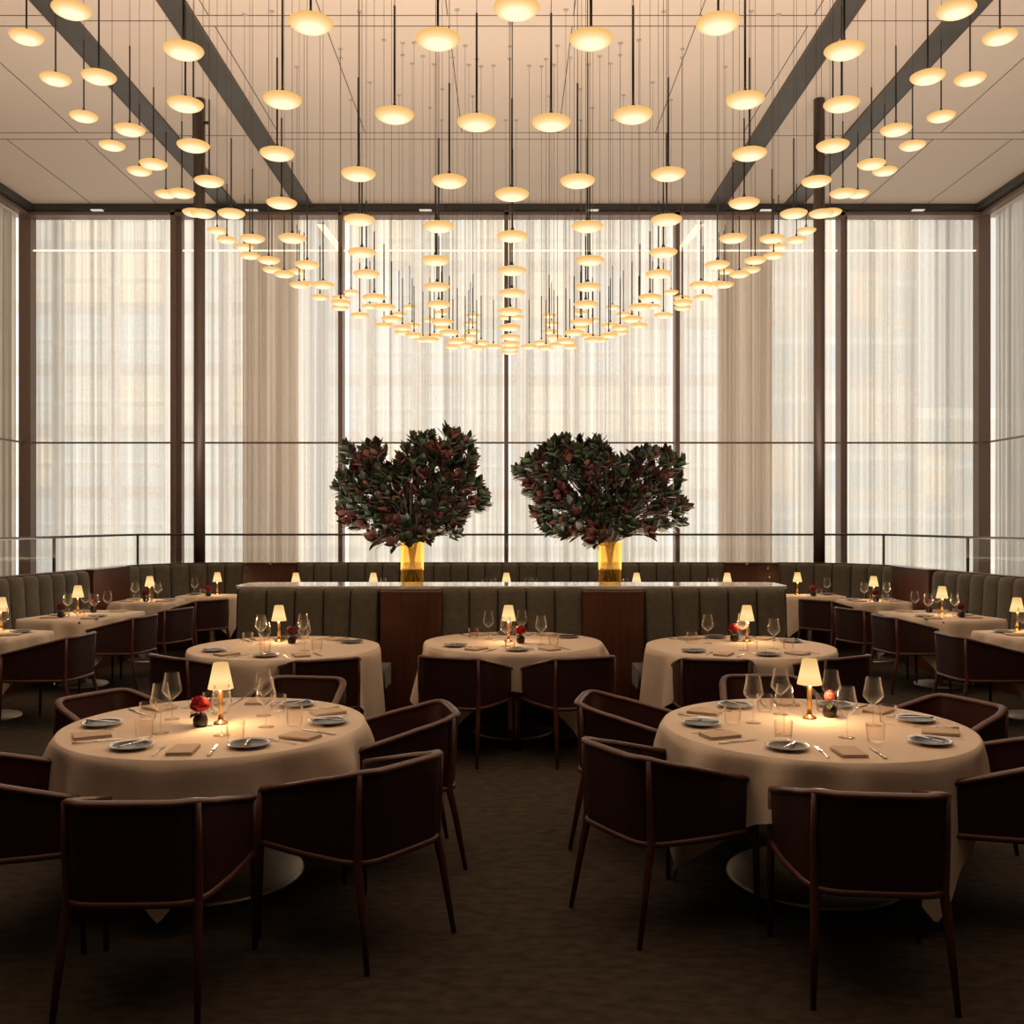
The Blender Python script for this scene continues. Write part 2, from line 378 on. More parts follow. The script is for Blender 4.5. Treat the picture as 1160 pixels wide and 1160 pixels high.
def banquette(label,path,group,seat=True,npan=None,cap=True,seatpath=None,back=.07):
    t=thing('banquette',label,'banquette',(0,0,0),0,group)
    _,L=resample(path,1); npan=npan or max(2,round(L/.255)); w=L/npan
    res,_=resample(path,w/14)
    b=MB(); rows=[]
    zs=[.44,.50,.62,.78,.94,1.04,1.10,1.135,1.15,1.152]
    of=[.10,.13,.125,.11,.10,.095,.088,.07,.04,.0]
    for p,nv,s in res:
        a=abs(math.sin(math.pi*s/w)); bl=.052*(a**.35)
        rows.append([tuple(p+nv*(o-.05+bl if o>.02 else o)+Vector((0,0,z-(.012*(1-a**.45) if z>1.05 else 0)))) for o,z in zip(of,zs)])
    b.grid(rows); bk=b.build('channelled_backrest',M['green'],t)
    b=MB()
    for i in range(0,len(res),14):
        p,nv,s=res[i]; tv=Vector((-nv.y,nv.x,0))*.0065
        q=[(.475,.125),(.62,.10),(.94,.075),(1.06,.062),(1.125,.045)]
        b.grid([[tuple(p-tv+nv*o+Vector((0,0,z))),tuple(p+tv+nv*o+Vector((0,0,z)))] for z,o in q])
    b.build('channel_seam_shade',M['seam_shade'],bk)  # thin dark strips standing in for shade in the grooves between channels
    res2,_=resample(path,.08)
    b=MB(); sweep(b,res2,[(-back,0),(0.0,0),(0.0,TOP-.02),(-back,TOP-.02)]); b.build('back_panel',M['walnut'],t)
    if cap:
        b=MB(); sweep(b,res2,[(-back-.01,TOP-.02),(.015,TOP-.02),(.015,TOP),(-back-.01,TOP)]); b.build('top_rail',M['walnut'],t)
    if seat:
        r3=res2 if seatpath is None else resample(seatpath,.06)[0]
        b=MB(); sweep(b,r3,[(.05,.30),(.50,.30),(.535,.33),(.545,.38),(.535,.44),(.50,.47),(.05,.475)],True); b.build('seat',M['green'],t)
        b=MB(); sweep(b,r3,[(.03,0),(.43,0),(.43,.30),(.03,.30)]); b.build('plinth',M['walnut'],t)
    return t
def woodpanel(label,path,back=.07):
    t=thing('walnut_divider',label,'panel')
    res,_=resample(path,.06)
    b=MB(); sweep(b,res,[(-back,0),(.11,0),(.11,TOP-.02),(-back,TOP-.02)]); b.build('panel',M['walnut'],t)
    b=MB(); sweep(b,res,[(-back-.01,TOP-.02),(.125,TOP-.02),(.125,TOP),(-back-.01,TOP)]); b.build('top_rail',M['walnut'],t)
def mir(path): return [(2*AX-x,y) for x,y in reversed(path)]
def arc(cx,cy,r,a0,a1,n=8): return [(cx+r*math.cos(R(a0+(a1-a0)*i/n)),cy+r*math.sin(R(a0+(a1-a0)*i/n))) for i in range(n+1)]
side=[(-6.05,7.0),(-5.62,9.6),(-5.27,12.0)]
wl=[(-5.27,12.0),(-5.235,12.45),(-5.235,13.05)]
cor=[(-5.235,13.05),(-5.10,13.40),(-4.88,13.70),(-4.60,13.93),(-4.28,14.07),(-3.86,14.1)]
banquette('grey green channelled banquette along the left side under the balustrade',side,None)
banquette('grey green channelled banquette along the right side under the balustrade',mir(side),None)
woodpanel('curved walnut panel between the left side banquette and the left corner banquette',wl)
woodpanel('curved walnut panel between the right corner banquette and the right side banquette',mir(wl))
banquette('grey green banquette curving round the back left corner',cor,None)
banquette('grey green banquette curving round the back right corner',mir(cor),None)
woodpanel('flat walnut panel in the back banquette row, left of the long partition top',[(-3.86,14.1),(-3.09,14.1)])
woodpanel('flat walnut panel in the back banquette row, above the right end of the partition',mir([(-3.86,14.1),(-3.09,14.1)]))
banquette('long grey green banquette against the back, seen over the partition',[(-3.09,14.1),(3.13,14.1)],None,npan=25)

# central partition with three booths facing the camera
t=thing('partition','low walnut partition with pale stone top carrying both magnolia vases','partition',(AX,9.27,0))
PX0,PX1,PY0,PY1=-2.58,2.58,8.97,9.56
b=MB(); b.rbox(PX0+.03,PX1-.03,.02-.30,.27,0,TOP-.03,.02); b.build('walnut_core',M['walnut'],t)
def rr(x0,x1,y0,y1,r,n=6):
    o=[]
    for cx,cy,a in ((x1-r,y1-r,0),(x0+r,y1-r,90),(x0+r,y0+r,180),(x1-r,y0+r,270)):
        for i in range(n+1): th=R(a+90*i/n); o.append((cx+r*math.cos(th),cy+r*math.sin(th)))
    return o
o=rr(PX0,PX1,-.315,.29,.12)
b=MB(); m_=len(o)
b.grid([[(x,y,TOP-.03) for x,y in o],[(x,y,TOP-.004) for x,y in o],[(x*.9985,y*.99,TOP) for x,y in o]],False,True)
b.f.append(tuple(range(2*m_,3*m_))); b.sm.append(False); b.f.append(tuple(reversed(range(m_)))); b.sm.append(False)
b.build('stone_top',M['stone'],t)
ZB=8.95
banquette('grey green channelled booth seat behind the middle round table',[(-.63,ZB),(.68,ZB)],None,npan=5,cap=False,back=.0)
lb=[(-2.50,ZB),(-1.50,ZB),(-1.19,ZB-.07)]
banquette('grey green channelled booth seat behind the left middle table',lb,None,npan=5,cap=False,back=.0,seatpath=[(-2.50,ZB),(-1.08,ZB)])
banquette('grey green channelled booth seat behind the right middle table',mir(lb),None,npan=5,cap=False,back=.0,seatpath=mir([(-2.50,ZB),(-1.08,ZB)]))
for sx,lab in ((-1,'walnut divider panel between the left and middle booths, below the left vase'),(1,'walnut divider panel between the middle and right booths, below the right vase')):
    xc=-.905 if sx<0 else .955
    t=thing('walnut_divider',lab,'panel',(xc,ZB,0)); b=MB(); b.rbox(-.285,.285,-.115,-.0,0,TOP-.035,.012); b.build('panel',M['walnut'],t)

# ------------------------------------------------------------------ balustrade
rail=[(-6.35,7.0),(-5.92,11.2),(-5.72,14.3),(-5.62,14.62),(-5.35,14.75),(5.39,14.75),(5.66,14.62),(5.76,14.3),(5.96,11.2),(6.39,7.0)]
t=thing('glass_balustrade','glass balustrade with thin bronze handrail behind the banquettes','balustrade')
b=MB(); b.tube([(x,y,1.56) for x,y in rail],.02,8,squash=(1,.8)); b.build('handrail',M['railing'],t)
def along(a,c,tt): return (a[0]+(c[0]-a[0])*tt,a[1]+(c[1]-a[1])*tt)
for i,(a,c) in enumerate(zip(rail,rail[1:])):
    b=MB(); b.add([(a[0],a[1],.05),(c[0],c[1],.05),(c[0],c[1],1.55),(a[0],a[1],1.55)],[(0,1,2,3)]); b.build('glass_panel',M['pane'],t)
for p in ((-5.84,12.4),(-5.62,14.62),(5.66,14.62),(5.88,12.4)):
    b=MB(); b.box(p[0]-.012,p[0]+.012,p[1]-.02,p[1]+.02,0,1.55); b.build('post',M['railing'],t)

# ------------------------------------------------------------------ dining chair
def chair_proto():
    t=thing('dining_chair','','chair')
    half=[(-.300,.275),(-.300,.20),(-.296,.10),(-.287,.0),(-.274,-.08)]
    P0,P1,P2=(-.266,-.125),(-.252,-.272),(-.150,-.284)
    for i in range(7):
        u=i/6; half.append(((1-u)**2*P0[0]+2*u*(1-u)*P1[0]+u*u*P2[0],(1-u)**2*P0[1]+2*u*(1-u)*P1[1]+u*u*P2[1]))
    half.append((-.09,-.286)); half.append((0,-.288))
    plan=half+[(-x,y) for x,y in reversed(half[:-1])]
    def ztop(y):
        u=min(max((y+.25)/.525,0),1); return .772-.140*(u**.92)
    def pt(x,y,k,off=0):            # k 0..1 from the seat frame to the rail
        zt=ztop(y); z=.415+(zt-.415)*k
        sc=1+.03*k*(1 if y<0 else 0)
        l=math.hypot(x,y) or 1
        return ((x+off*x/l), (y*sc-.012*k*(y<-.1)+off*y/l), z)
    ks=[0,.2,.45,.7,.9,1]
    b=MB(); b.grid([[pt(x,y,k,.006-.006*abs(k-.5)) for x,y in plan] for k in ks]); bk=b.build('backrest',M['leather'],t)
    b=MB(); b.grid([[pt(x,y,k,-.018) for x,y in reversed(plan)] for k in ks]); b.build('inner_lining',M['leather_in'],bk)
    rl=[pt(x,y,1,-.006) for x,y in plan]
    b=MB(); b.tube(rl,.019,10,squash=(1.2,.75)); b.build('top_rail',M['piping'],bk)
    b=MB(); fr=[(x,y,.412) for x,y in plan]; b.tube(fr,.0145,8); b.tube([fr[0],(0,.285,.412),fr[-1]],.0145,8); b.build('seat_frame',M['piping'],t)
    ins=[(x*.93,y*.93) for x,y in plan]
    b=MB(); m=len(ins)
    b.grid([[(x,y,.405) for x,y in ins],[(x,y,.45) for x,y in ins],[(x*.96,y*.96,.468) for x,y in ins],[(x*.6,y*.6,.474) for x,y in ins],[(0,0,.475)]*m],True,True)
    b.f.append(tuple(reversed(range(m)))); b.sm.append(False); b.build('seat',M['leather_in'],t)
    for sx in (-1,1):
        b=MB(); b.tube([(sx*.300,.272,ztop(.27)-.004),(sx*.303,.276,.42),(sx*.305,.288,0.0)],[.0165,.017,.011],10); b.build('leg',M['piping'],t)
        cx,cy=sx*.230,-.240
        top=pt(cx,cy,1,.006)
        b=MB(); b.tube([top,pt(cx,cy,.5,.010),(cx,cy-.004,.41),(cx*1.03,cy-.03,.30),(cx*1.10,cy-.085,0)],[.013,.013,.019,.017,.011],10); b.build('leg',M['piping'],t)
    return t
cp=chair_proto(); used=[False]
def chair(x,y,hx,hy,label):
    rz=math.atan2(-hx,hy)
    if not used[0]:
        used[0]=True; cp.location=(x,y,0); cp.rotation_euler=(0,0,rz); cp['label']=label; cp['group']='burgundy leather dining chairs'; return cp
    return dup(cp,(x,y,0),rz,label)
L_='burgundy tub chair '
# left foreground table
chair(-1.35,3.70,-.02,1,L_+'with its back to the camera at the left foreground table')
chair(-.65,4.16,-.78,.62,L_+'at the front right side of the left foreground table, turned three quarters')
chair(-.60,5.07,-.96,-.25,L_+'at the right side of the left foreground table, behind another chair')
chair(-1.31,5.84,-.15,-1,L_+'at the far side of the left foreground table, facing the camera')
chair(-2.15,5.38,.86,-.52,L_+'at the back left side of the left foreground table')
chair(-2.13,4.12,.90,.40,L_+'cut by the left picture edge, beside left foreground table')
# right foreground table
chair(1.385,3.80,.10,1,L_+'with its back to the camera at the right foreground table')
chair(.69,4.37,.86,.50,L_+'at the front left side of the right foreground table, turned three quarters')
chair(.70,5.38,.95,-.22,L_+'at the left side of the right foreground table, behind another chair')
chair(1.59,5.90,-.05,-1,L_+'at the far side of the right foreground table, facing the camera')
chair(2.29,5.22,-.88,-.38,L_+'at the back right side of the right foreground table')
chair(2.25,4.38,-.90,.30,L_+'cut by the right picture edge, beside right foreground table')
# middle row
chair(-2.33,7.28,.62,.78,L_+'at the left front side of the left middle table')
chair(-1.42,7.18,-.42,.90,L_+'at the right front side of the left middle table')
chair(-.35,7.28,.36,.93,L_+'at the left front side of the centre table')
chair(.46,7.28,-.36,.93,L_+'at the right front side of the centre table')
chair(1.52,7.20,.15,.97,L_+'at the left front side of the right middle table')
chair(2.34,7.28,-.50,.86,L_+'at the right front side of the right middle table')
# side rows
for sx in (-1,1):
    s='left' if sx<0 else 'right'; q=(lambda x: x if sx<0 else 2*AX-x)
    e=.07 if sx>0 else 0
    for x,y,hx,hy,w_ in ((-4.00,8.45,-1,.08,'nearest the camera in the %s side row'),(-4.06,10.12,-1,.15,'second from the camera in the %s side row'),
                       (-3.97,11.0,-.92,.36,'third from the camera in the %s side row'),(-3.93,12.28,-.78,.62,'farthest from the camera in the %s side row')):
        chair(q(x)+e,y,hx if sx<0 else -hx,hy,L_+(w_%s))

# ------------------------------------------------------------------ tables and cloths
def drape(Rb,Lf,zt,seed,fold=.10,k=11):
    rr_=random.Random(seed); p=[rr_.uniform(0,6.28) for _ in range(4)]; n=288
    rings=[.02,.35,.7,.92,.985]; nd=12; rows=[]
    for fr in rings: rows.append([(Rb(2*math.pi*i/n)*fr*math.cos(2*math.pi*i/n),Rb(2*math.pi*i/n)*fr*math.sin(2*math.pi*i/n),zt) for i in range(n)])
    for j in range(nd+1):
        u=j/nd; row=[]
        for i in range(n):
            a=2*math.pi*i/n; rb=Rb(a); T=max(Lf(a)-rb,.05); t=T*u
            corner=min(max((T-.30)/.35,0),1)
            w=(.5+.5*math.sin(k*a+p[0]+1.1*math.sin(3*a+p[1])))**1.8*(.55+.45*math.sin(2*a+p[3])); w2=.5+.5*math.sin(k*1.9*a+p[2])
            fo=(.032*min(t/.10,1)*(w-.25)+t*(fold*3.2*w+.06*w2-.03))*(1-.5*corner)+t*.02*corner
            rnd_=.012*(1-math.exp(-t/.012))
            z=zt-rnd_*.3-t*.985
            row.append(((rb+rnd_+.02*min(t/.1,1)*0+fo)*math.cos(a),(rb+rnd_+fo)*math.sin(a),max(z,.015)))
        rows.append(row)
    b=MB(); b.grid(rows,True,True); b.f.append(tuple(reversed(range(n)))); b.sm.append(True)
    b.f=[tuple(reversed(q)) for q in b.f]
    return b
ZT=.752
def tablecloth(label,x,y,b,group=None):
    me=b.mesh('tablecloth',M['cloth']); o=mk('tablecloth',me,None,(x,y,0)); return tag(o,label,'tablecloth',None,None)
def round_table(x,y,r,half,corner,label,clabel,seed,base=.43):
    t=thing('round_table',label,'table',(x,y,0))
    b=MB(); b.lathe([(r-.03,.715),(r-.015,.72),(r-.012,.742),(r-.02,.748)],48); b.build('tabletop',M['walnut'],t)
    b=MB(); b.lathe([(base,0),(base,.012),(base-.012,.022),(.06,.026)],56); b.build('base_disc',M['steel'],t)
    b=MB(); b.lathe([(.05,.02),(.045,.035),(.042,.70),(.10,.715)],24); b.build('column',M['steel'],t)
    ca=R(corner)
    def Lf(a):
        d=(a-ca+math.pi/4)%(math.pi/2)-math.pi/4   # 0 at the corner
        q=1-abs(d)/(math.pi/4); return half+(half*.46)*q**1.7
    tablecloth(clabel,x,y,drape(lambda a:r,Lf,ZT,seed))
LT=(-1.467,4.84); RT=(1.516,4.80)
LM=(-1.81,7.80); CM=(.03,8.13); RM=(1.87,7.85)
round_table(*LT,.735,0.975,269,'round pedestal table with steel disc base, left foreground','white cloth with a long hanging corner on the left foreground table',1)
round_table(*RT,.745,0.985,292,'round pedestal table with steel disc base, right foreground','white cloth draped over the right foreground table',2)
round_table(*LM,.755,1.03,-12,'round table in front of the left booth','white cloth draped over the left middle round table',3,.34)
round_table(*CM,.745,1.03,315,'round table in front of the centre booth','white cloth draped over the centre round table',4,.34)
round_table(*RM,.75,1.03,192,'round table in front of the right booth','white cloth draped over the right middle round table',5,.34)
def rect_table(x,y,hx,hy,rz,label,clabel,seed,drop=.34):
    t=thing('rectangular_table',label,'table',(x,y,0),R(rz))
    b=MB(); b.rbox(-hx+.012,hx-.012,-hy+.012,hy-.012,.715,.748,.01); b.build('tabletop',M['walnut'],t)
    b=MB(); b.lathe([(.26,0),(.26,.012),(.25,.02),(.05,.024)],32); b.build('base_disc',M['steel'],t)
    b=MB(); b.lathe([(.04,.02),(.035,.70),(.08,.715)],20); b.build('column',M['steel'],t)
    def Rb(a,g=0):
        c,s=abs(math.cos(a)),abs(math.sin(a)); e=14.0
        return ((c/(hx+g))**e+(s/(hy+g))**e)**(-1/e)
    me=drape(lambda a:Rb(a),lambda a:min((hx+drop)/max(abs(math.cos(a)),1e-6),(hy+drop)/max(abs(math.sin(a)),1e-6)),ZT,seed,.10,9).mesh('tablecloth',M['cloth'])
    o=mk('tablecloth',me,None,(x,y,0),R(rz)); tag(o,clabel,'tablecloth')
RECT=[]
ords=['nearest the camera','second from the camera','third from the camera','at the back corner']
for sx in (-1,1):
    s='left' if sx<0 else 'right'
    for i,(x,y,hx,hy,rz) in enumerate(((-4.68,8.72,.42,.33,-12),(-4.60,10.43,.40,.57,-14),(-4.60,12.30,.36,.31,-8),(-4.06,13.20,.42,.27,-3))):
        X=x if sx<0 else 2*AX-x+(.02 if i==0 else 0)
        rect_table(X,y,hx,hy,rz if sx<0 else -rz,'rectangular table in the %s side row, %s'%(s,ords[i]),'white cloth on the %s side row table, %s'%(s,ords[i]),20+i+4*(sx>0))
        RECT.append((sx,i,X,y))
rear=[(-2.92,'far left'),(-1.86,'second from the left'),(-.04,'middle'),(1.74,'second from the right'),(2.98,'far right')]
for i,(x,w_) in enumerate(rear):
    rect_table(x,13.28,.36,.33,0,'small table behind the partition, %s'%w_,'white cloth on the small table behind the partition, %s'%w_,40+i)

# ------------------------------------------------------------------ table things
def cutlery_fork():
    b=MB(); rows=[]
    for y,w,z in ((-.095,.006,.003),(-.06,.0045,.003),(-.01,.003,.006),(.02,.003,.006),(.04,.008,.004),(.05,.011,.003),(.055,.011,.003)):
        rows.append([(-w,y,z),(0,y,z+.002),(w,y,z)])
    b.grid(rows)
    for i in range(4):
        x=-.0095+i*.0063; b.box(x-.0014,x+.0014,.054,.096,.002,.0045)
    o=b.mesh('fork',M['silver']); return o
def cutlery_knife(l=.11):
    b=MB(); b.tube([(0,-l,.005),(0,-l*.5,.005),(0,0,.005)],[.006,.006,.005],8,squash=(1,.6))
    b.add([(-.006,0,.004),(.007,0,.004),(.009,l*.5,.003),(.004,l*.88,.003),(-.003,l,.003),(-.006,l*.9,.003),
           (-.006,0,.006),(.007,0,.006),(.009,l*.5,.004),(.004,l*.88,.004),(-.003,l,.004),(-.006,l*.9,.004)],
          [(5,4,3,2,1,0),(6,7,8,9,10,11)]+[(i,(i+1)%6,6+(i+1)%6,6+i) for i in range(6)])
    return b.mesh('table_knife',M['silver'])
def napkin_mesh():
    b=MB()
    for i,(g,z) in enumerate(((0,.0),(.004,.008),(.002,.016))):
        b.rbox(-.056+g,.056-g*.5,-.085+g*.8,.085-g,z*.62+.0005,z*.62+.0048,.002)
    b.tube([(-.055,-.083,.008),(-.057,0,.008),(-.055,.083,.008)],[.0072]*3,8,squash=(.6,1))
    return b.mesh('napkin',M['napkin'])
ME_fork=cutlery_fork(); ME_knife=cutlery_knife(); ME_butter=cutlery_knife(.085); ME_butter.name='butter_knife'; ME_nap=napkin_mesh()
def b_plate():
    b=MB(); b.lathe([(.045,0),(.050,.003),(.070,.008),(.092,.016),(.098,.018),(.098,.020),(.090,.019),(.070,.012)],32,cap1=False)
    b2=MB(); b2.lathe([(.082,.0165),(.070,.0135),(.060,.0105),(.0001,.0095)],32,cap0=False,cap1=False)
    return b.mesh('rim',M['plate']), b2.mesh('dark_well',M['platedark'])
ME_pr,ME_pw=b_plate()
def b_wine():
    b=MB(); b.lathe([(.039,.001),(.038,.003),(.010,.007),(.004,.012)],20,cap1=False)
    s=MB(); s.lathe([(.004,.012),(.0035,.05),(.0035,.095),(.006,.103)],10,cap0=False,cap1=False)
    w=MB(); w.lathe([(.006,.103),(.030,.122),(.047,.142),(.050,.150),(.047,.170),(.040,.205),(.035,.240)],24,cap0=False,cap1=False)
    return b.mesh('foot',M['glass']),s.mesh('stem',M['glass']),w.mesh('bowl',M['glass'])
ME_wf,ME_ws,ME_wb=b_wine()
def b_tumbler():
    b=MB(); b.lathe([(.001,.003),(.033,.003),(.038,.009),(.0435,.088),(.042,.090)],24,cap0=False,cap1=False); return b.mesh('tumbler',M['tumbler'])
ME_tum=b_tumbler()
def place(me,x,y,z,rz,label,cat,group=None):
    o=mk(me.name,me,None,(x,y,z),rz); return tag(o,label,cat,group)
def plate(x,y,label,rz=0):
    t=thing('bread_plate',label,'plate',(x,y,ZT),rz)
    mk('rim',ME_pr,t); mk('dark_well',ME_pw,t)
def wine(x,y,label,z=ZT):
    t=thing('wine_glass',label,'glass',(x,y,z)); mk('foot',ME_wf,t); mk('stem',ME_ws,t); mk('bowl',ME_wb,t)
def b_lamp():
    b=MB(); b.lathe([(.036,0),(.036,.008),(.030,.012),(.016,.016),(.014,.022)],28)
    s=MB(); s.lathe([(.0135,.02),(.0125,.10),(.014,.165),(.019,.178),(.006,.185)],20)
    h=MB(); h.lathe([(.063,.178),(.0535,.222),(.045,.262),(.037,.305),(.034,.307)],32,cap0=False,cap1=True)
    return b.mesh('base',M['brass']),s.mesh('stem',M['brass']),h.mesh('lamp_shade',M['shade'])
ME_lb,ME_ls,ME_lh=b_lamp()
def lamp(x,y,label,power=3.2):
    t=thing('table_lamp',label,'lamp',(x,y,ZT)); mk('base',ME_lb,t); mk('stem',ME_ls,t); mk('lamp_shade',ME_lh,t)
    ld=bpy.data.lights.new('lamp_bulb','POINT'); ld.energy=power; ld.color=(1,.60,.28); ld.shadow_soft_size=.025
    o=bpy.data.objects.new('lamp_bulb',ld); C.objects.link(o); o.parent=t; o.location=(0,0,.16)
    o.location=(0,-.035,.172)
def petal_ball(seed,rad,m,name,cz,n=34):
    r_=random.Random(seed); b=MB()
    for i in range(n):
        u=(i+.5)/n; ph=i*2.39996; el=math.acos(1-1.55*u)
        d=Vector((math.sin(el)*math.cos(ph),math.sin(el)*math.sin(ph),math.cos(el)))
        a=d.cross(Vector((0,0,1)) if abs(d.z)<.95 else Vector((1,0,0))).normalized(); c=a.cross(d).normalized()
        R0=rad*(.62+.3*r_.random()); s=rad*.52
        rows=[]
        for j in range(4):
            v=j/3; row=[]
            for k in range(4):
                w=(k/3-.5)*2
                row.append(tuple(d*(R0*(.55+.45*v)-abs(w)*rad*.16+ .1*rad*math.sin(v*3))+a*(w*s*math.sin(.5+2.1*v))+c*((v-.35)*s*1.5)+Vector((0,0,cz))))
            rows.append(row)
        b.grid(rows)
    return b.mesh(name,m)
def b_vase():
    b=MB(); b.lathe([(.022,0),(.034,.01),(.036,.035),(.028,.058),(.024,.064),(.020,.060)],20); return b.mesh('bud_vase',M['vase_dark'])
ME_v=b_vase()
ME_ro=[petal_ball(3,.058,M['red'],'petals',.10),petal_ball(4,.052,M['maroon'],'petals',.10),petal_ball(5,.040,M['pink'],'petals',.10,20)]
def b_stem():
    b=MB(); b.tube([(0,0,.05),(.002,0,.10)],.004,6)
    for a in (.4,2.5,4.4):
        d=Vector((math.cos(a),math.sin(a),0)); p=Vector((-d.y,d.x,0))
        b.add([tuple(d*.02+Vector((0,0,.075))),tuple(d*.055+p*.018+Vector((0,0,.07))),tuple(d*.085+Vector((0,0,.055))),tuple(d*.055-p*.018+Vector((0,0,.07)))],[(0,1,2,3)])
    return b.mesh('stem_and_leaves',M['stemgreen'])
ME_st=b_stem()
def flower(x,y,kind,where,rz=0):
    col=('bright red','deep red','coral pink')[kind]
    place(ME_v,x,y,ZT,rz,'dark round bud vase on %s'%where,'vase')
    t=thing('cut_flower','%s blossom in bud vase on %s'%(col,where),'flower',(x,y,ZT),rz)
    mk('petals',ME_ro[kind],t); mk('stem_and_leaves',ME_st,t)
jit=random.Random(5)
def setting(cx,cy,ang,where,seat,r=0,full=True,skip=()):
    a=R(ang); e=Vector((math.cos(a),math.sin(a))); u=Vector((-math.sin(a),math.cos(a)))
    def P(rr_,uu): 
        v=Vector((cx,cy))+e*(rr_+r)+u*uu; return v.x,v.y
    rz=a+math.pi/2
    w='%s, %s'%(where,seat)
    j=lambda s:jit.uniform(-s,s)
    x,y=P(.575,0); place(ME_nap,x,y,ZT+.001,rz+j(.12)+(.0),'folded beige napkin on '+w,'napkin')
    x,y=P(.50,-.25); plate(x,y,'small dark-centred bread plate on '+w,rz)
    place(ME_butter,x+j(.01),y+j(.01),ZT+.018,rz-.7+j(.3),'butter knife lying across bread plate on '+w,'knife')
    x,y=P(.565,-.112); place(ME_fork,x,y,ZT+.001,rz+j(.08),'silver fork on '+w,'fork')
    x,y=P(.565,.125); place(ME_knife,x,y,ZT+.001,rz+j(.08),'silver table knife on '+w,'knife')
    x,y=P(.275+j(.015),.09+j(.01)); wine(x,y,'stemmed wine glass on '+w)
    x,y=P(.36+j(.01),.175+j(.01)); place(ME_tum,x,y,ZT+.001,0,'clear tumbler on '+w,'glass')
W='left foreground table'
for ang,s in ((273,'near side seat'),(328,'front right seat'),(28,'right side seat'),(84,'far side seat'),(138,'back left seat'),(210,'left edge seat')): setting(*LT,ang,W,s)
W='right foreground table'
for ang,s in ((267,'near side seat'),(205,'front left seat'),(147,'back left seat'),(88,'far side seat'),(38,'back right seat'),(-17,'right edge seat')): setting(*RT,ang,W,s)
W='left middle table'
for ang,s in ((235,'front left seat'),(295,'front right seat'),(55,'booth side right seat'),(125,'booth side left seat')): setting(*LM,ang,W,s)
W='centre table'
for ang,s in ((240,'front left seat'),(300,'front right seat'),(58,'booth side right seat'),(122,'booth side left seat')): setting(*CM,ang,W,s)
W='right middle table'
for ang,s in ((245,'front left seat'),(305,'front right seat'),(55,'booth side right seat'),(125,'booth side left seat')): setting(*RM,ang,W,s)
def ptab(pxx,pyy):      # metres on a table top for a measured picture position
    d=(CAMZ-ZT)*f/(pyy-590); return ((pxx-577)*d/f, d)
lamp(*ptab(250,820),'small brass lamp with lit cream shade on the left foreground table',5.5)
lamp(*ptab(917,814),'small brass lamp with lit cream shade on the right foreground table',5.5)
x,y=ptab(227,823); flower(x,y,0,'the left foreground table beside the lamp')
x,y=ptab(940,812); flower(x,y,2,'the right foreground table beside the lamp')
lamp(*ptab(316,727),'small brass lamp with lit shade on the left middle table'); x,y=ptab(323,728); flower(x+.07,y-.06,1,'the left middle table')
lamp(*ptab(576,727),'small brass lamp with lit shade on the centre table'); x,y=ptab(587,728); flower(x+.02,y-.04,0,'the centre table')
lamp(*ptab(846,727),'small brass lamp with lit shade on the right middle table'); x,y=ptab(835,726); flower(x-.03,y-.03,0,'the right middle table')
# side rows
lampx={(-1,0):(-4.72,8.98),(-1,1):(-4.74,10.62),(-1,2):(-4.62,12.42),(-1,3):(-4.03,13.34),(1,0):(4.70,8.95),(1,1):(4.70,10.5),(1,2):(4.68,12.42),(1,3):(3.97,13.32)}
for sx,i,X,Y in RECT:
    s='left' if sx<0 else 'right'; W='%s side row table %s'%(s,('nearest camera','second from camera','third from camera','at back corner')[i])
    lamp(*lampx[(sx,i)],'small brass lamp with lit shade on '+W,2.4)
    rz=R(14)*(-sx) if i<2 else 0
    def Q(dx,dy,X=X,Y=Y,sx=sx): return X-sx*dx, Y+dy    # dx towards the aisle
    big=i==1
    if i<3:
        for q,(dx,dy,se) in enumerate(((.24,-.20,'aisle seat'),(-.22,-.16,'banquette seat'))):
            x,y=Q(dx,dy*(1.9 if big else .6)); place(ME_nap,x,y,ZT+.001,R(90)+rz,'folded beige napkin, %s, %s'%(se,W),'napkin')
            x,y=Q(dx,dy*(1.9 if big else .6)+.19); plate(x,y,'dark-centred bread plate, %s, %s'%(se,W))
            x,y=Q((.15,-.15)[q],(-.07,-.03)[q]); wine(x,y,'wine glass nearer %s, %s'%(se,W))
            x,y=Q(dx*.35,dy*.3-.12*(1+big*.6)); place(ME_tum,x,y,ZT+.001,0,'clear tumbler nearer %s, %s'%(se,W),'glass')
        if big:
            for q,(dx,dy) in enumerate(((.22,.40),(-.2,.42))):
                x,y=Q(dx*.6,dy*.8); wine(x,y,'wine glass on far half of %s, %s side'%(W,('aisle','banquette')[q]))
                x,y=Q(dx,dy); place(ME_nap,x,y,ZT+.001,R(90)+rz,'folded napkin on far half of %s, %s side'%(W,('aisle','banquette')[q]),'napkin')
            x,y=Q(-.12,-.25); flower(x,y,1,W+', near half'); x,y=Q(-.02,.30); flower(x,y,1,W+', far half')
        elif i==2: x,y=Q(.02,-.12); flower(x,y,1,W)
    else:
        x,y=Q(-.22,-.05); wine(x,y,'single wine glass on '+W); x,y=Q(-.10,-.08); place(ME_tum,x,y,ZT+.001,0,'clear tumbler on '+W,'glass')
        x,y=Q(-.18,-.17) if False else Q(.0,-.16); flower(x,y,0,W)
        x,y=Q(-.28,.12); plate(x,y,'dark-centred bread plate on '+W)
for (x,w_),gx in zip(rear,((),(-1.72,),(-.50,-.22,.25,.55),(1.58,),(2.52+.1,2.80))):
    lamp(x,13.22,'small lit lamp on the table behind the partition, %s'%w_,1.5)
    for q,g in enumerate(gx): wine(g+(0 if abs(g-x)<.33 else (x-g)*.35),13.18,'wine glass on table behind the partition, %s, %s'%(w_,['first from the left','second from the left','third from the left','fourth from the left'][q] if len(gx)>1 else 'beside the lamp'))

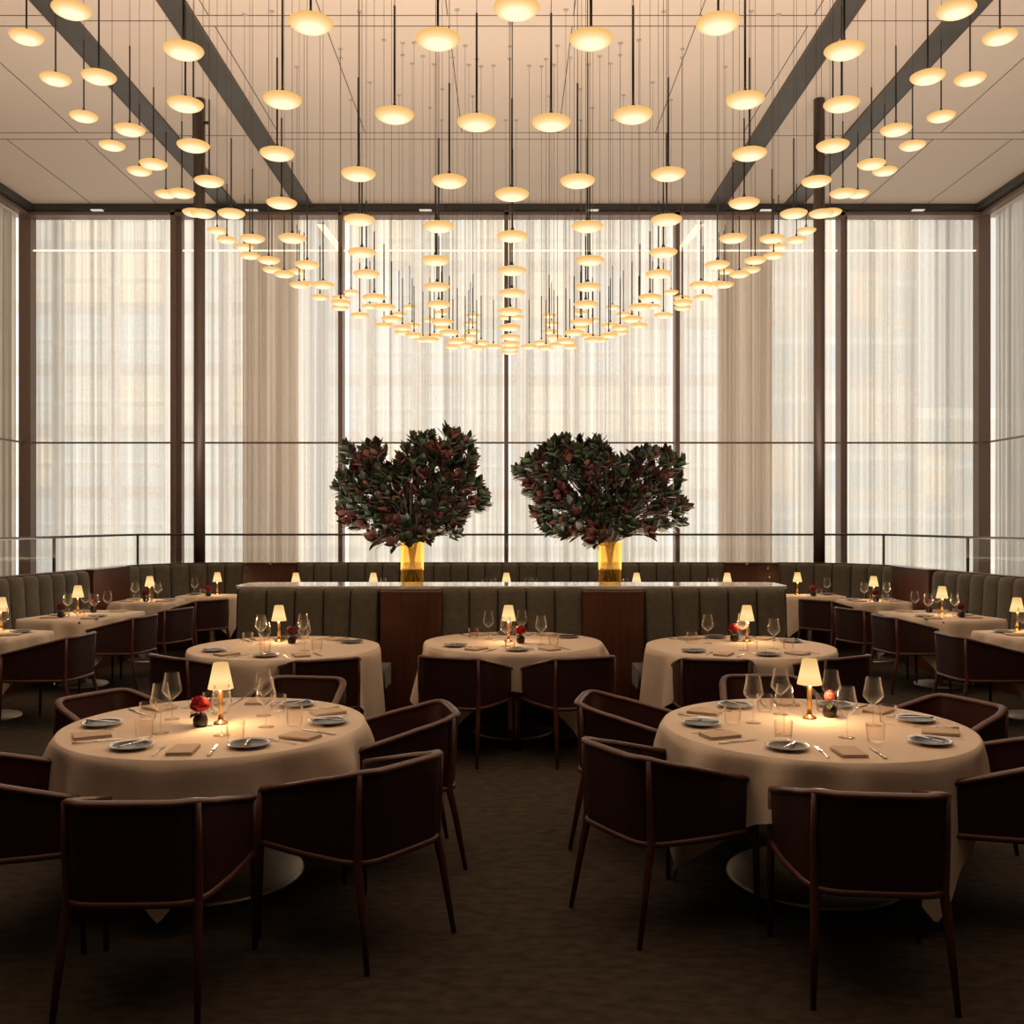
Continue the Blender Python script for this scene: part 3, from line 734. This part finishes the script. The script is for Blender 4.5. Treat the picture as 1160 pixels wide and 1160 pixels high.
# ------------------------------------------------------------------ magnolia arrangements
def inpoly(x,y,P):
    c=False;j=len(P)-1
    for i in range(len(P)):
        if (P[i][1]>y)!=(P[j][1]>y) and x<(P[j][0]-P[i][0])*(y-P[i][1])/(P[j][1]-P[i][1])+P[i][0]: c=not c
        j=i
    return c
def leaf(b,base,d,L,wd,up,curl):
    d=d.normalized(); a=d.cross(up)
    if a.length<.05: a=d.cross(Vector((1,0,0)))
    a.normalize(); nrm=a.cross(d).normalized()
    rows=[]
    for v,w in ((0,.06),(.2,.62),(.45,1),(.7,.82),(.88,.42),(1,.04)):
        c=base+d*(L*v)-nrm*(curl*L*v*v)
        rows.append([tuple(c-a*(wd*w)+nrm*(.25*wd*w)),tuple(c),tuple(c+a*(wd*w)+nrm*(.25*wd*w))])
    b.grid(rows)
def arrangement(vx,poly,label,vlabel,seed):
    r_=random.Random(seed); D=9.27
    X0=(vx-577)*D/f
    v=thing('glass_vase',vlabel,'vase',(X0,D,TOP))
    b=MB(); b.lathe([(.001,.004),(.104,.004),(.109,.012),(.109,.40),(.107,.402)],40,cap0=False,cap1=False); b.build('glass_body',M['amber'],v)
    t=thing('magnolia_branches',label,'foliage arrangement',(X0,D,TOP))
    P=[((x-577)*D/f-X0, (590-y)*D/f+CAMZ-TOP) for x,y in poly]
    xa,xb=min(p[0] for p in P),max(p[0] for p in P); za,zb=min(p[1] for p in P),max(p[1] for p in P)
    tips=[]
    tries=0
    while len(tips)<330 and tries<60000:
        tries+=1
        x=r_.uniform(xa,xb); z=r_.uniform(za,zb)
        if not inpoly(x,z,P): continue
        y=r_.uniform(-.42,.42)*(1-.35*abs(x)/max(abs(xa),abs(xb)))
        p=Vector((x,y,z))
        if all((p-q).length>.078 for q in tips): tips.append(p)
    gb,rb,br=MB(),MB(),MB()
    hub=Vector((0,0,.42))
    for p in tips:
        base=hub if p.z>.45 else Vector((0,0,.38))
        mid=base.lerp(p,.5)+Vector((r_.uniform(-.04,.04),r_.uniform(-.04,.04),.05))
        br.tube([tuple(Vector((base.x*.5+r_.uniform(-.04,.04),r_.uniform(-.04,.04),.38))),tuple(mid),tuple(p)],[.006,.004,.0025],5)
        d=(p-Vector((0,0,.30))).normalized()
        d=(d+Vector((0,0,.10))).normalized()
        rust=r_.random()<.30
        k=r_.randint(8,11)
        s=d.cross(Vector((0,0,1))).normalized() if abs(d.z)<.97 else Vector((1,0,0)); c=s.cross(d)
        for i in range(k):
            th=i*2.4+r_.random(); sp=.25+.80*(i/k)
            dd=d*math.cos(sp)+(s*math.cos(th)+c*math.sin(th))*math.sin(sp)
            L=r_.uniform(.09,.145); 
            tgt=rb if (rust and r_.random()<.8) or r_.random()<.16 else gb
            q=p-d*(.02+.05*i/k)
            leaf(tgt,q,dd,L,L*r_.uniform(.22,.29),d,r_.uniform(.0,.25))
    for i in range(9):      # cut stems standing in the vase
        a=i*.7; o=.02+.055*((i*37)%10)/10
        br.tube([(math.cos(a)*.07,math.sin(a)*.07,.025),(math.cos(a+2)*.02,math.sin(a+2)*.02,.25),(math.cos(a+2.6)*.05,math.sin(a+2.6)*.05,.42)],[.007,.008,.007],6)
    gb.build('green_leaves',M['leafgreen'],t); rb.build('russet_leaves',M['leafrust'],t); br.build('branches',M['bark'],t)
PL=[(384,560),(388,545),(396,530),(388,518),(404,502),(432,506),(436,522),(449,532),(458,512),(470,496),(480,500),(492,496),(508,488),(524,492),(536,505),(538,530),(546,545),(552,572),(540,582),(520,588),(526,604),(522,618),(500,608),(482,612),(455,616),(430,618),(418,606),(400,598),(392,584)]
PR=[(590,530),(605,520),(620,505),(640,498),(660,498),(682,500),(690,512),(701,526),(713,516),(735,510),(760,512),(772,528),(768,545),(764,560),(772,575),(770,594),(745,600),(730,606),(710,604),(690,614),(670,618),(655,608),(632,606),(612,598),(606,572),(600,555),(598,545),(580,537)]
arrangement(467,PL,'tall bushy arrangement of green and russet magnolia branches in the left vase','amber glass cylinder vase on the partition top, left of centre',21)
arrangement(691,PR,'wide bushy arrangement of green and russet magnolia branches in the right vase','amber glass cylinder vase on the partition top, right of centre',22)

# ------------------------------------------------------------------ suspended disc lights: a shallow bowl of staggered drops
L=[(30,41,41),(63,88.5,37),(95,131,33.5),(127,164,30),(158,193,28),(81,10,49),(112,86,42),(147,146,36),(174,185,32),(208,56,48),(210,117,43),(219,164,39),(352,25,51),(320,112,45),(314,173,40),(496,43,50),(447,129,44),(540,137.5,45),(585,8,52),(406,196,40),(237,204.5,34),(188,219,26),(206,218,29),(220,240,26),(230,241,26),(262,241,33),(246,260.5,20),(257,271,22),(286,269.5,29),(277,279,21),(283,289,23),(319,229,38),(304.5,294,25),(308,305,20),(322,310,25),(331,269,31),(339,322,22),(348,299,27),(344.5,321,20),(336.5,307,16),(366,322,23),(362.5,336,20),(386,342,22),(386,337,20),(385.5,348,18),(398,330.5,16),(407.5,356.5,21),(419,346.5,13),(424,336,28),(407,248,37.5),(410,285,34),(415,309.5,30),(435,347,25),(443.5,360.5,23),(435,368,19),(452,355.5,14),(464,347.5,12),(456,370.5,19),(456,376,18),(467,368,14),(469,379,19),(479,384,18),(495,324,31),(497,344,28),(501,364,27),(500,354,17),(487,362,12),(501,371,20),(509,376,23),(487,384,20),(492,380,16),(518,385.5,22),(513,392,18),(527,390,19),(540,393,18),(545,387.5,16),(531,381,16),(536,357,12),(533,366,12),(535.5,375,12),(559,392,17),(509,204,39),(580,219,39),(497,255.5,36.5),(580.5,266.5,36),(493.5,294,32),(580,305.5,33),(580,331,31),(578,352,28),(577,370,25),(578,381,23),(578,388.5,21),(578,394,19),(577.5,398,18),(573,359,12)]
AP=.027
def bowl(k,p,dw):
    A=.1066*p*p+.0294; B=-k-2*.0294*9.2; Cc=2.005+.0294*9.2**2; D=B*B-4*A*Cc
    if D<0: return -B/2/A*.5+.5*min(dw,14.5)
    s=math.sqrt(D); ds=[(-B-s)/2/A,(-B+s)/2/A]; d=min(ds,key=lambda q:abs(math.log(q/dw)))
    return min(d,15.2)
def b_pend():
    r=.1165
    h=MB(); h.lathe([(.010,-.040),(.05,-.0385),(.085,-.031),(.106,-.019),(r,-.004),(r-.001,.001),(.100,.009),(.07,.017),(.035,.025),(.016,.033)],28)
    for i,(x,y,z) in enumerate(h.v): pass
    c=MB(); c.lathe([(.016,.032),(.012,.048),(.007,.066)],12)
    rd=MB(); rd.lathe([(.0065,.06),(.0065,.64)],8)
    cb=MB(); cb.lathe([(.0022,0),(.0022,1)],6)
    cn=MB(); cn.lathe([(.030,-.008),(.034,-.002),(.034,0)],14)
    return h.mesh('disc_shade',M['disc']),c.mesh('cap',M['blackmetal']),rd.mesh('rod',M['blackmetal']),cb.mesh('cable',M['cable']),cn.mesh('ceiling_rose',M['white_rose'])
M['white_rose']=pbr('ceiling_rose_metal',(.46,.38,.31),.5)
PM=b_pend()
pos=[]
for (x,y,w) in L:
    k=(590-y)/f; p=(x-577)/f - 0; dw=.233*f/w
    p2=p-AP/max(dw,4)
    d=bowl(k,p2,dw); X=p*d; Z=CAMZ+k*d
    pos.append((X,d,Z))
    if x<574: pos.append((2*AP-X,d,Z))
rows={}
info=[]
for X,Y,Z in pos:
    u=577+f*X/Y; v=590-f*(Z-CAMZ)/Y; info.append((X,Y,Z,u,v))
num=['first','second','third','fourth','fifth','sixth','seventh','eighth','ninth','tenth','eleventh','twelfth','thirteenth','fourteenth','fifteenth','sixteenth','seventeenth','eighteenth','nineteenth','twentieth','twenty-first','twenty-second','twenty-third']
bands=[(-99,66,'large glowing disc pendant in the topmost band of lights'),(66,150,'glowing disc pendant in the second band of lights from the top'),(150,226,'glowing disc pendant in the band just above the window header')]
lab={}
for a,c,txt in bands:
    q=sorted([i for i,t_ in enumerate(info) if a<=t_[4]<c],key=lambda i:info[i][3])
    for j,i in enumerate(q):
        m_=len(q)
        lab[i]=txt+(', %s from the left'%num[j] if j<=m_//2 else ', %s from the right'%num[m_-1-j])
for i,(X,Y,Z,u,v) in enumerate(info):
    t=thing('pendant_light',None,'pendant light',(X,Y,Z))
    if i in lab: t['label']=lab[i]; t['group']='suspended disc lights'
    elif abs(u-578)<6: t['label']='small glowing disc pendant in the central vertical line of lights before the middle mullion'; t['group']='discs in the central line'
    else:
        s='left' if u<578 else 'right'
        if abs(u-578)>=180: t['label']='small glowing disc pendant in the outer %s sweep of lights, over the curtains'%s; t['group']='discs in the outer %s sweep'%s
        elif abs(u-578)>=95: t['label']='small glowing disc pendant low in the cluster near the window mullion %s of centre'%s; t['group']='discs near the %s mullion'%s
        else: t['label']='small glowing disc pendant in the low dense cluster just %s of the centre line'%s; t['group']='discs just %s of the centre line'%s
    mk('disc_shade',PM[0],t); o=mk('rod',PM[2],t); mk('cap',PM[1],o)
    o=mk('cable',PM[3],t,(0,0,.63)); o.scale=(1,1,CE-Z-.63)
    mk('ceiling_rose',PM[4],t,(0,0,CE-Z))

# ------------------------------------------------------------------ light
w=bpy.data.worlds.new('overcast'); bpy.context.scene.world=w; w.use_nodes=True
bg=w.node_tree.nodes['Background']; bg.inputs[0].default_value=(1,.95,.87,1); bg.inputs[1].default_value=.92
def area(name,loc,rot,sx,sy,e,col):
    ld=bpy.data.lights.new(name,'AREA'); ld.shape='RECTANGLE'; ld.size=sx; ld.size_y=sy; ld.energy=e; ld.color=col
    o=bpy.data.objects.new(name,ld); C.objects.link(o); o.location=loc; o.rotation_euler=rot; return o
area('daylight_through_curtains',(-.1,YB+.45,4.2),(R(-90),0,0),18,7.6,340,(1,.93,.84))
area('ceiling_fill',(0,9.0,1.3),(R(180),0,0),12,7,1200,(1,.80,.64))  # added unseen lamp pointing up, brightens the ceiling

area('warm_overhead_fill',(0,5.5,7.3),(0,0,0),13,9,270,(1,.64,.40))  # added unseen fill from overhead, lifts the tables and floor
# ------------------------------------------------------------------ camera
cd=bpy.data.cameras.new('camera'); cam=bpy.data.objects.new('camera',cd); C.objects.link(cam)
cam.location=(0,0,CAMZ); cam.rotation_euler=(R(90),0,0)
cd.sensor_width=36; cd.sensor_fit='HORIZONTAL'; cd.lens=36*f/1160
cd.shift_x=3/1160; cd.shift_y=10/1160; cd.clip_start=.05; cd.clip_end=300
sc=bpy.context.scene; sc.camera=cam
sc.view_settings.view_transform='Standard'; sc.view_settings.look='None'
sc.cycles.max_bounces=8; sc.cycles.transparent_max_bounces=16
sc.cycles.sample_clamp_indirect=4

for o_ in bpy.data.objects:
    l_=o_.get('label')
    if l_ and not 4<=len(l_.split())<=16: print('LONGLABEL',len(l_.split()),l_)
